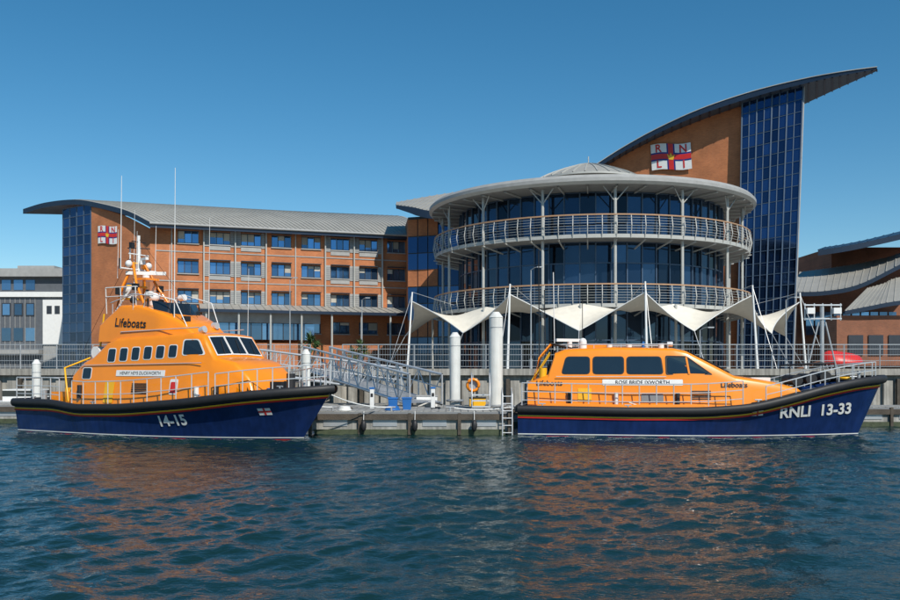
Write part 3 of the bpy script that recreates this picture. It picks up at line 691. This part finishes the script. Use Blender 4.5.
def trent():
    ang=math.atan2(-.472,.881); R=root('lifeboat',(-16.2,37.5,0),ang)
    h=Hull(13.8,2.35,[(0,1.18),(.18,1.18),(.26,1.02),(.45,1.08),(.65,1.3),(.82,1.58),(1,1.8)],1.6,.48)
    build_hull(R,h)
    def wf(x,z):
        w=1.85-(z-1.0)*.17
        if x>8.6: w-=max(0,(x-8.6))**1.4*.12
        if x<3.2: w-=.05
        if z<1.5: w=min(w,h.bd(min(1,x/h.L))-.5-max(0,(x-9.5))*.12)
        return max(.3,w)
    house(R,'deckhouse',[(2.7,2.3),(3.1,2.68),(3.7,2.92),(4.35,3.45),(4.8,3.62),(8.75,3.76),(9.15,3.68),(9.7,2.88),(10.5,2.7),(11.1,2.2),(11.4,1.6)],.95,wf,'orange')
    g=MB()
    def win(w,r=.1):
        cx=sum(p[0] for p in w)/len(w); cz=sum(p[1] for p in w)/len(w)
        side_panel(g,[(cx+(x-cx)*1.16,cz+(z-cz)*1.14) for x,z in w],wf,'white',.012,r*1.2); side_panel(g,w,wf,'dglass',.022,r)
    x=4.55
    for i in range(6): 
        win([(x,2.74+i*.03),(x+.38,2.74+i*.03),(x+.38,3.22+i*.02),(x+.0,3.22+i*.02)],.09); x+=.62
    win([(8.35,2.98),(9.28,3.0),(8.98,3.5),(8.35,3.5)],.1)
    for i in range(3):
        u0=-.92+i*.64; u1=u0+.55
        def fp(u,q,o=.03):
            x=9.22+(9.64-9.22)*q; z=3.58+(2.97-3.58)*q; ww=wf(x,z)-.12; z+=.05*(1-u*u)
            return (x+o*.85,u*ww,z+o*.5)
        g.poly([fp(u0-.04,-.07,.024),fp(u1+.04,-.07,.024),fp(u1+.04,1.07,.024),fp(u0-.04,1.07,.024)],'white'); g.poly([fp(u0,0,.04),fp(u1,0,.04),fp(u1,1,.04),fp(u0,1,.04)],'dglass')
        g.tube([fp((u0+u1)/2,1.02,.06),fp((u0+u1)/2+.1,.2,.06)],.012,'black',4)
    win([(3.3,2.1),(3.75,2.1),(3.75,2.5),(3.3,2.5)],.08)
    g.obj('windows',R)
    def wb(x,z): return 1.22-(z-3.8)*.12-max(0,x-6.8)*.25
    house(R,'flybridge',[(3.7,4.2),(4.1,4.5),(4.7,4.9),(5.6,4.88),(6.9,4.55),(7.7,4.2),(8.2,3.8)],3.5,wb,'orange',.1)
    g=MB(); side_text(g,'Lifeboats',5.35,4.18,.46,wb,'black',.02,.008,-.06)
    side_panel(g,[(5.1,2.2),(7.6,2.2),(7.6,2.42),(5.1,2.42)],wf,'white',.016,.02); side_text(g,'HENRY HEYS DUCKWORTH',6.35,2.31,.165,wf,'black',.03)
    hull_text(g,h,'14-15',8.3,.62,.52,'white',.016,.07)
    x0=11.5; g.poly([h.xz(x0,.86,.02),h.xz(x0+.4,.88,.02),h.xz(x0+.4,1.12,.02),h.xz(x0,1.10,.02)],'white'); g.poly([h.xz(x0,.95,.03),h.xz(x0+.4,.97,.03),h.xz(x0+.4,1.03,.03),h.xz(x0,1.01,.03)],'red'); g.poly([h.xz(x0+.17,.87,.03),h.xz(x0+.23,.87,.03),h.xz(x0+.23,1.11,.03),h.xz(x0+.17,1.11,.03)],'red')
    g.obj('lettering',R)
    g=MB()
    g.loft([[(6.3,-.95,4.7),(7.0,-.8,4.5),(7.15,0,4.5),(7.0,.8,4.5),(6.3,.95,4.7)],[(6.15,-.9,5.05),(6.8,-.75,4.95),(6.95,0,4.95),(6.8,.75,4.95),(6.15,.9,5.05)]],'dglass',True)
    for s in(-1,1):
        g.tube([(3.9,s*.8,4.2),(4.2,s*.55,5.6),(4.5,s*.28,6.6)],.065,'orange'); g.tube([(5.6,s*.7,4.8),(4.9,s*.5,5.8),(4.5,s*.28,6.6)],.055,'orange')
        g.tube([(3.3,s*.9,2.8),(3.6,s*.9,4.6)],.04,'yellow'); g.tube([(4.0,s*.7,4.7),(4.85,s*.5,5.8)],.035,'white')
        g.cyl((4.3,s*.25,6.5),(4.3,s*.25,7.3),.03,'white')
        g.tube([(3.8,s*1.0,5.6),(4.6,s*1.0,5.6),(5.4,s*.9,5.6)],.02,'white'); g.tube([(3.8,s*1.0,5.25),(4.6,s*1.0,5.25),(5.4,s*.9,5.25)],.016,'white')
        g.tube([(5.9,s*1.05,4.75),(6.0,s*1.05,5.35),(7.4,s*.95,5.0),(7.9,s*.85,4.0)],.02,'white')
        for x in(3.8,4.6,5.4): g.cyl((x,s*.95,4.6),(x,s*1.0,5.6),.018,'white',n=4)
        g.cyl((5.9,s*.85,4.8),(5.9,s*.85,5.15),.03,'black'); g.cyl((5.85,s*.85,5.25),(6.1,s*.85,5.27),.13,'white',n=12)
        g.box((5.0,s*.62,5.62),(.2,.2,.26),'black'); g.cyl((4.3,s*.75,6.35),(4.3,s*.75,6.75),.045,'black')
    for z,w in((5.2,.65),(5.7,.5),(6.2,.42),(6.6,.3)): g.cyl((4.35+(z-5)*.06,-w,z),(4.35+(z-5)*.06,w,z),.045,'yellow')
    g.cyl((4.5,-.9,6.35),(4.5,.9,6.35),.035,'white'); g.cyl((4.5,0,6.3),(4.5,0,7.7),.06,'white')
    g.cyl((4.5,-.5,6.95),(4.5,.5,6.95),.025,'white'); g.cyl((4.2,-.3,7.2),(4.8,.3,7.2),.02,'black'); g.cyl((4.5,-.35,7.45),(4.5,.35,7.45),.02,'black')
    g.box((4.9,0,5.95),(.7,.7,.08),'orange'); g.cyl((4.9,0,6.0),(4.9,0,6.12),.14,'white'); g.box((4.9,0,6.2),(1.5,.15,.13),'white',.7)
    g.box((4.7,0,6.75),(1.0,.12,.1),'white',-.4); g.cyl((4.7,0,6.55),(4.7,0,6.7),.12,'white')
    g.cyl((3.95,0,5.2),(3.95,0,5.5),.2,'white',n=12); g.ball((3.95,0,5.62),.3,'white',.85,14)
    for x,y,z0,z1,r_ in((4.45,-.85,6.3,9.9,.02),(4.5,.85,6.3,8.2,.016),(7.3,-.9,4.0,9.9,.02),(7.3,.9,4.0,8.3,.014),(4.0,-.6,6.0,7.9,.014),(8.9,1.3,3.6,6.3,.012),(3.9,.3,5.5,8.8,.012),(5.3,.8,4.8,7.4,.012),(4.8,-.4,6.2,7.8,.012)): g.cyl((x,y,z0),(x+.05,y,z1),r_,'white',n=5,r1=r_*.5)
    g.tube([(4.5,0,7.6),(2.0,0,4.2),(.3,0,1.6)],.008,'black',3); g.tube([(4.5,0,7.6),(7.6,0,4.4)],.008,'black',3)
    g.ball((4.5,-.5,6.55),.14,'white'); g.ball((4.5,.5,6.55),.14,'white'); g.box((4.45,-.3,7.3),(.15,.15,.22),'black'); g.ball((5.3,0,5.25),.24,'white',.8); g.cyl((5.3,0,4.9),(5.3,0,5.2),.16,'white')
    for y in(-.7,.7): g.box((4.15,y,5.5),(.16,.16,.3),'black'); g.cyl((4.9,y,5.1),(5.05,y,5.1),.12,'black',n=10)
    g.box((7.6,-.6,4.3),(.22,.24,.24),'black'); g.cyl((7.9,.5,4.1),(8.1,.5,4.1),.13,'alu',n=10); g.cyl((8.7,-1,3.85),(8.9,-1,3.9),.13,'alu',n=10)
    for y in(-1.15,-.15): g.cyl((3.4,y,3.1),(3.4,y+.8,3.1),.24,'white',n=12)
    g.obj('mast_and_equipment',R)
    g=MB(); rail(g,h,.0,.19,.12,.95,6,mids=(.33,.66)); rail(g,h,.24,.72,.15,.95,11,mids=(.5,)); rail(g,h,.74,.99,.12,.85,8,mids=(.5,))
    for s in(-1,1):
        g.tube([(4.9,s*1.25,3.86),(8.8,s*1.2,3.96)],.02,'alu'); g.tube([(3.2,s*1.62,2.6),(9.3,s*1.6,2.68)],.016,'alu')
        g.tube([(4.2,s*1.1,5.0),(5.4,s*1.1,5.3),(6.3,s*1.0,5.2)],.022,'alu')
        for x,z in((4.3,4.9),(5.4,5.25)): g.cyl((x,s*1.1,4.4),(x,s*1.1,z+.05),.018,'alu',n=4)
    g.tube([(.1,-2.0,2.1),(.1,2.0,2.1)],.022,'alu'); 
    g.obj('guard_rails',R)
    g=MB()
    g.box((1.6,0,1.3),(1.6,2.2,.5),'orange'); g.box((1.2,0,1.62),(.8,.9,.16),'yellow'); g.cyl((.5,-1.2,1.1),(.5,-1.2,1.6),.12,'galv'); g.cyl((.5,1.2,1.1),(.5,1.2,1.6),.12,'galv')
    for s in(-1,1): g.tube([(2.4,s*1.6,1.2),(2.1,s*1.5,2.5),(2.1,s*.3,2.9)],.04,'yellow')
    g.torus((2.66,-1.15,1.85),.3,.07,'white','x')
    g.box((11.9,0,1.6),(.7,.8,.2),'white'); g.cyl((12.6,0,1.5),(12.6,0,2.0),.09,'galv'); g.box((12.3,.4,1.7),(.4,.2,.25),'black'); g.torus((11.7,-.6,1.75),.2,.05,'blue','z')
    g.cyl((11.6,.5,1.5),(11.6,.5,2.3),.16,'black',n=12); g.box((12.0,-.7,1.85),(.5,.3,.35),'black')
    for x in(1.0,4.5,9.5,12.4):
        p=h.xz(x,h.zs(x/h.L)-.01,-.15); g.cyl(p,p+Vector((0,0,.2)),.04,'galv'); g.cyl(p+Vector((-.12,0,.2)),p+Vector((.12,0,.2)),.03,'galv')
    side_panel(g,[(4.6,1.2),(5.1,1.2),(5.1,2.0),(4.6,2.0)],wf,'yellow',.02,.06); side_panel(g,[(7.9,1.55),(8.3,1.55),(8.3,2.1),(7.9,2.1)],wf,'white',.02,.06); side_panel(g,[(7.95,1.6),(8.25,1.6),(8.25,2.0),(7.95,2.0)],wf,'red',.03,.05)
    for i in range(6): side_panel(g,[(6.0,1.55+i*.07),(6.8,1.55+i*.07),(6.8,1.59+i*.07),(6.0,1.59+i*.07)],wf,'black',.02,0)
    for x,k in((9.2,'white'),(10.0,'black'),(3.3,'black')): g.cyl((x,-wf(x,2)-.12,1.35),(x,-wf(x,2)-.12,1.85),.09,k,n=10)
    g.obj('deck_fittings',R)
trent()

# ---------------- pontoon, piles, gangway
def pontoon():
    R=root('floating_pontoon'); g=MB()
    def sec(x0,x1,y0,y1,zt=.86):
        g.box(((x0+x1)/2,(y0+y1)/2,zt-.06),(x1-x0,y1-y0,.12),'deck')
        g.box(((x0+x1)/2,(y0+y1)/2,.45),(x1-x0-.12,y1-y0-.12,.62),'ponw')
        g.box(((x0+x1)/2,y0+.0,zt-.18),(x1-x0,.12,.22),'timber')
        g.box(((x0+x1)/2,y0+.03,.10),(x1-x0-.3,.1,.22),'algae')
        n=int((x1-x0)/1.6)
        for i in range(n+1):
            x=x0+(x1-x0)*i/n; g.box((x,y0-.03,.42),(.12,.1,.8),'timber')
        for i in range(n): x=x0+(x1-x0)*(i+.5)/n; g.box((x,y0+.055,.45),(.9,.04,.25),'galv')
        for i in range(int((x1-x0)/.28)): g.box((x0+i*.28+.14,(y0+y1)/2,zt+.012),(.25,y1-y0,.02),'ponw')
    sec(-5.2,2.2,33.5,35.6); sec(-14,40,38.2,40.4,.82); sec(-3.0,-.8,35.6,38.2); sec(-30,-19,40.6,43,.82)
    g.box((2.25,34.5,.45),(.2,2.3,.9),'timber')
    g.obj('floats_and_deck',R)
    g=MB()
    for x in np.arange(-4.4,2.2,2.2): g.cyl((x,33.75,.88),(x,33.75,1.02),.04,'galv'); g.cyl((x-.16,33.75,1.03),(x+.16,33.75,1.03),.03,'galv')
    g.obj('cleats',R)
    for u,d in((372,36.5),(433,37.2),(540,40),(866,39.6)):
        P=root('service_pedestal'); g=MB(); x=gx(u,d); g.box((x,d,1.25),(.17,.16,.8),'white'); g.box((x,d,1.68),(.2,.19,.08),'blue'); g.box((x,d-.09,1.4),(.1,.03,.14),'black'); g.obj('post',P,.02)
    for u,d in((393,34.8),(407,35.0),(281,41)):
        P=root('waste_bin'); g=MB(); x=gx(u,d); g.loft([[(x+a*.15,d+b*.15,.88) for a,b in((-1,-1),(1,-1),(1,1),(-1,1))],[(x+a*.18,d+b*.18,1.3) for a,b in((-1,-1),(1,-1),(1,1),(-1,1))]],'blue',closed=True); g.box((x,d,1.33),(.4,.4,.06),'blue'); g.cyl((x-.12,d+.17,.95),(x+.12,d+.17,.95),.06,'black'); g.obj('bin',P,.02)
    for x in(-3.2,-1.3,.9):
        P=root('mooring_fender'); g=MB(); g.ball((x,33.3,.36),.11,'black',2.0,14); g.cyl((x,33.3,.55),(x,33.42,.9),.012,'white'); g.obj('fender',P)
    P=root('equipment_box'); g=MB(); g.box((-1.0,38.9,1.05),(.9,.5,.45),'white'); g.box((-1.0,38.9,1.3),(.96,.56,.05),'panelg'); g.obj('box',P,.02)
    P=root('equipment_box'); g=MB(); g.box((1.2,39.3,1.0),(.7,.5,.36),'yellow'); g.box((1.2,39.3,1.2),(.76,.56,.05),'black'); g.obj('box',P,.02)
    P=root('boarding_ladder'); g=MB()
    for s in(-.18,.18): g.tube([(2.12+s,33.3,0.0),(2.12+s,33.3,1.5),(2.12+s,33.55,1.75),(2.12+s,33.8,1.5),(2.12+s,33.8,.9)],.025,'alu')
    for z in np.arange(.1,1.5,.27): g.cyl((1.94,33.3,z),(2.3,33.3,z),.02,'alu')
    g.obj('ladder',P)
    P=root('boarding_steps'); g=MB()
    for i in range(3): g.box((1.2,34.9+i*.28,1.0+i*.22),(.7,.3,.05),'alu'); 
    for s in(-.35,.35): g.tube([(1.2+s,34.8,.9),(1.2+s,34.8,1.9),(1.2+s,35.5,2.3),(1.2+s,35.5,.9)],.025,'alu')
    g.obj('frame',P)
    P=root('rope_coil'); g=MB()
    for i in range(4): g.torus((-2.2,34.4,.9+i*.04),.28-.02*i,.025,'blue','z')
    for i in range(4): g.torus((-4.0,34.2,.9+i*.04),.24-.02*i,.025,'white','z')
    g.obj('rope',P)
    P=root('mooring_line'); g=MB()
    def line(a,b,sag): g.tube([Vector(a).lerp(Vector(b),i/10)-Vector((0,0,sag*4*(i/10)*(1-i/10))) for i in range(11)],.022,'white',5)
    line((-4.4,33.75,1.03),(-6.0,32.6,1.6),.15); line((2.2,33.75,1.03),(3.4,33.6,1.1),.1); line((0,33.75,1.03),(2.9,34.0,1.15),.15); line((-2.2,33.75,1.03),(-4.6,31.9,1.75),.2)
    g.obj('rope',P)
pontoon()
for u,v,d,rr in((496,315,36.0,.275),(455,335,41.5,.25),(36.5,362,43.4,.2),(306,352,41,.2)):
    P=root('mooring_pile'); x=gx(u,d); zt=EYE+(368-v)/900*d; g=MB()
    g.cyl((x,d,.5),(x,d,zt-.1),rr,'pile',n=28); g.cyl((x,d,-.5),(x,d,.5),rr+.004,'algae',n=28); g.cyl((x,d,zt-.1),(x,d,zt+.12),rr+.015,'pile',r1=rr*.45,n=28)
    g.torus((x,d,1.0),rr+.12,.05,'galv','z'); g.torus((x,d,zt-.5),rr+.0,.015,'galv','z',24); g.obj('pile',P,sharp=40)
P=root('lifebuoy'); g=MB(); x=gx(473,39.5); g.torus((x,39.4,1.75),.25,.07,'orange','y',20); g.cyl((x,39.55,.85),(x,39.55,2.2),.03,'galv'); g.box((x,39.52,1.75),(.4,.04,.6),'galv'); g.obj('ring_and_stand',P)

def gangway():
    R=root('access_gangway'); g=MB(); A=Vector((-7.4,50.0,2.42)); B=Vector((-1.0,37.6,.98)); D=(B-A); D2=Vector((D.x,D.y,0)).normalized(); n=Vector((-D2.y,D2.x,0)); up=Vector((0,0,1.25))
    for s in(-.75,.75):
        N=12
        a=A+n*s;b=B+n*s
        g.tube([a,b],.07,'alu'); g.tube([a+up,b+up],.055,'alu'); g.tube([a+up*.55,b+up*.55],.025,'alu')
        for i in range(N+1):
            p=a.lerp(b,i/N); g.cyl(p,p+up,.035,'alu',n=5)
            if i<N:
                q=a.lerp(b,(i+1)/N)
                if i%2: g.cyl(p,q+up,.028,'alu',n=5)
                else: g.cyl(p+up,q,.028,'alu',n=5)
    for i in range(36):
        p=A.lerp(B,i/36); q=A.lerp(B,(i+.85)/36); g.poly([p-n*.72+Vector((0,0,.06)),p+n*.72+Vector((0,0,.06)),q+n*.72+Vector((0,0,.06)),q-n*.72+Vector((0,0,.06))],'galv')
    g.obj('truss',R)
    R=root('access_gangway'); g=MB(); A=Vector((-12.2,46.2,2.55)); B=Vector((-2.4,44.6,1.3)); up=Vector((0,0,1.2))
    for s in(-.6,.6):
        a=A+Vector((0,s,0)); b=B+Vector((0,s,0)); g.tube([a,b],.06,'alu'); g.tube([a+up,b+up],.05,'alu'); g.tube([a+up*.5,b+up*.5],.02,'alu')
        for i in range(15):
            p=a.lerp(b,i/14); g.cyl(p,p+up,.03,'alu',n=5)
            if i<14: g.cyl(p,a.lerp(b,(i+1)/14)+up,.022,'alu',n=5)
    g.box(((A.x+B.x)/2,45.4,.5),(9,1.6,.4),'ponw')
    for x in(-12,-7.3,-2.6): g.cyl((x,45,-.3),(x,45,1.9),.1,'galv')
    g.box((-13.5,47.6,2.35),(4,5,.2),'galv'); g.obj('truss',R)
gangway()

# ---------------- quay furniture & plants
def palm(x,y,z,s=1.0):
    P=root('cordyline_palm'); g=MB(); heads=[(0,0,1.7*s),(.3*s,.1,1.35*s)]
    for hx,hy,hz in heads:
        g.cyl((x,y,z),(x+hx,y+hy,z+hz),.09*s,'trunk',r1=.06*s)
        for i in range(90):
            a=random.random()*6.28; e=random.uniform(-.5,1.4); L=random.uniform(.55,.95)*s; w_=.035*s
            d=Vector((math.cos(a)*math.cos(e),math.sin(a)*math.cos(e),math.sin(e))); p=Vector((x+hx,y+hy,z+hz)); q=p+d*L*.55; r_=p+d*L+Vector((0,0,-.28*L)); sd=Vector((-math.sin(a),math.cos(a),0))*w_
            g.add([p-sd*.6,p+sd*.6,q+sd,q-sd,r_],[(0,1,2,3),(3,2,4)],'leaf')
    g.obj('plant',P)
palm(gx(310,58),58,QZ,1.15); palm(gx(360,62),62,QZ,1.0); palm(gx(352,66),66,QZ,.8)
for u,v,d in((290,280,70),(531,270,54),(786,300,56),(700,330,53),(362,300,72)):
    P=root('lamp_post'); g=MB(); x=gx(u,d); zt=EYE+(368-v)/900*d; g.cyl((x,d,QZ),(x,d,zt),.055,'galv',r1=.03); g.tube([(x,d,zt),(x+.2,d-.2,zt+.12),(x+.4,d-.4,zt+.15)],.025,'galv'); g.box((x+.5,d-.45,zt+.13),(.35,.16,.07),'galv'); g.cyl((x,d,QZ),(x,d,QZ+.8),.09,'galv'); g.obj('post',P)
P=root('floodlight_gantry'); g=MB(); x=gx(822,53)
g.cyl((x,53,QZ),(x,53,6.2),.12,'galv'); g.box((x,52.9,6.2),(2.2,.12,.08),'alu'); g.box((x,52.9,5.4),(2.2,.12,.08),'alu')
for k in(-1.05,-.5,0,.5,1.05): g.cyl((x+k,52.9,5.3),(x+k,52.9,6.3),.035,'alu')
for k in(-.8,.75): g.box((x+k,52.7,5.85),(.45,.25,.35),'white')
g.cyl((x-.9,53,QZ),(x-.2,53,5.2),.05,'galv'); g.cyl((x+.9,53,QZ),(x+.2,53,5.2),.05,'galv'); g.obj('frame',P)
P=root('red_covered_dinghy'); g=MB(); x=gx(842,54); rows=[]
for i in range(13):
    q=-1+2*i/12; w_=.7*(1-abs(q)**3)**.6+.02; hh_=(.5-.2*q)*(1-abs(q)**4)**.5+.02
    rows.append([(x+q*1.25,54-w_*math.cos(a),3.0+hh_*max(0,math.sin(a))-(.3*abs(math.cos(a)))) for a in np.linspace(-.3,math.pi+.3,12)])
g.loft(rows,'red',True)
for q in(-.8,.8): g.cyl((x+q,53.6,QZ),(x+q,53.6,2.9),.05,'galv'); g.cyl((x+q,54.4,QZ),(x+q,54.4,2.9),.05,'galv')
g.obj('cover_and_stand',P)
P=root('moored_motorboat'); g=MB(); hx=-20.8; hy=44.8
g.loft([[(hx-2.6+.0,hy+b,.1+c) for b,c in((-.7,0),(-.95,.75),(.95,.75),(.7,0))],[(hx+1,hy+b,.1+c) for b,c in((-.65,0),(-.95,.8),(.95,.8),(.65,0))],[(hx+2.7,hy+b,.2+c) for b,c in((-.05,0),(-.08,.9),(.08,.9),(.05,0))]],'white',closed=True); g.box((hx-.3,hy,1.15),(1.7,1.3,.6),'white'); g.box((hx-.3,hy,1.25),(1.74,1.33,.28),'dglass'); g.obj('hull',P)
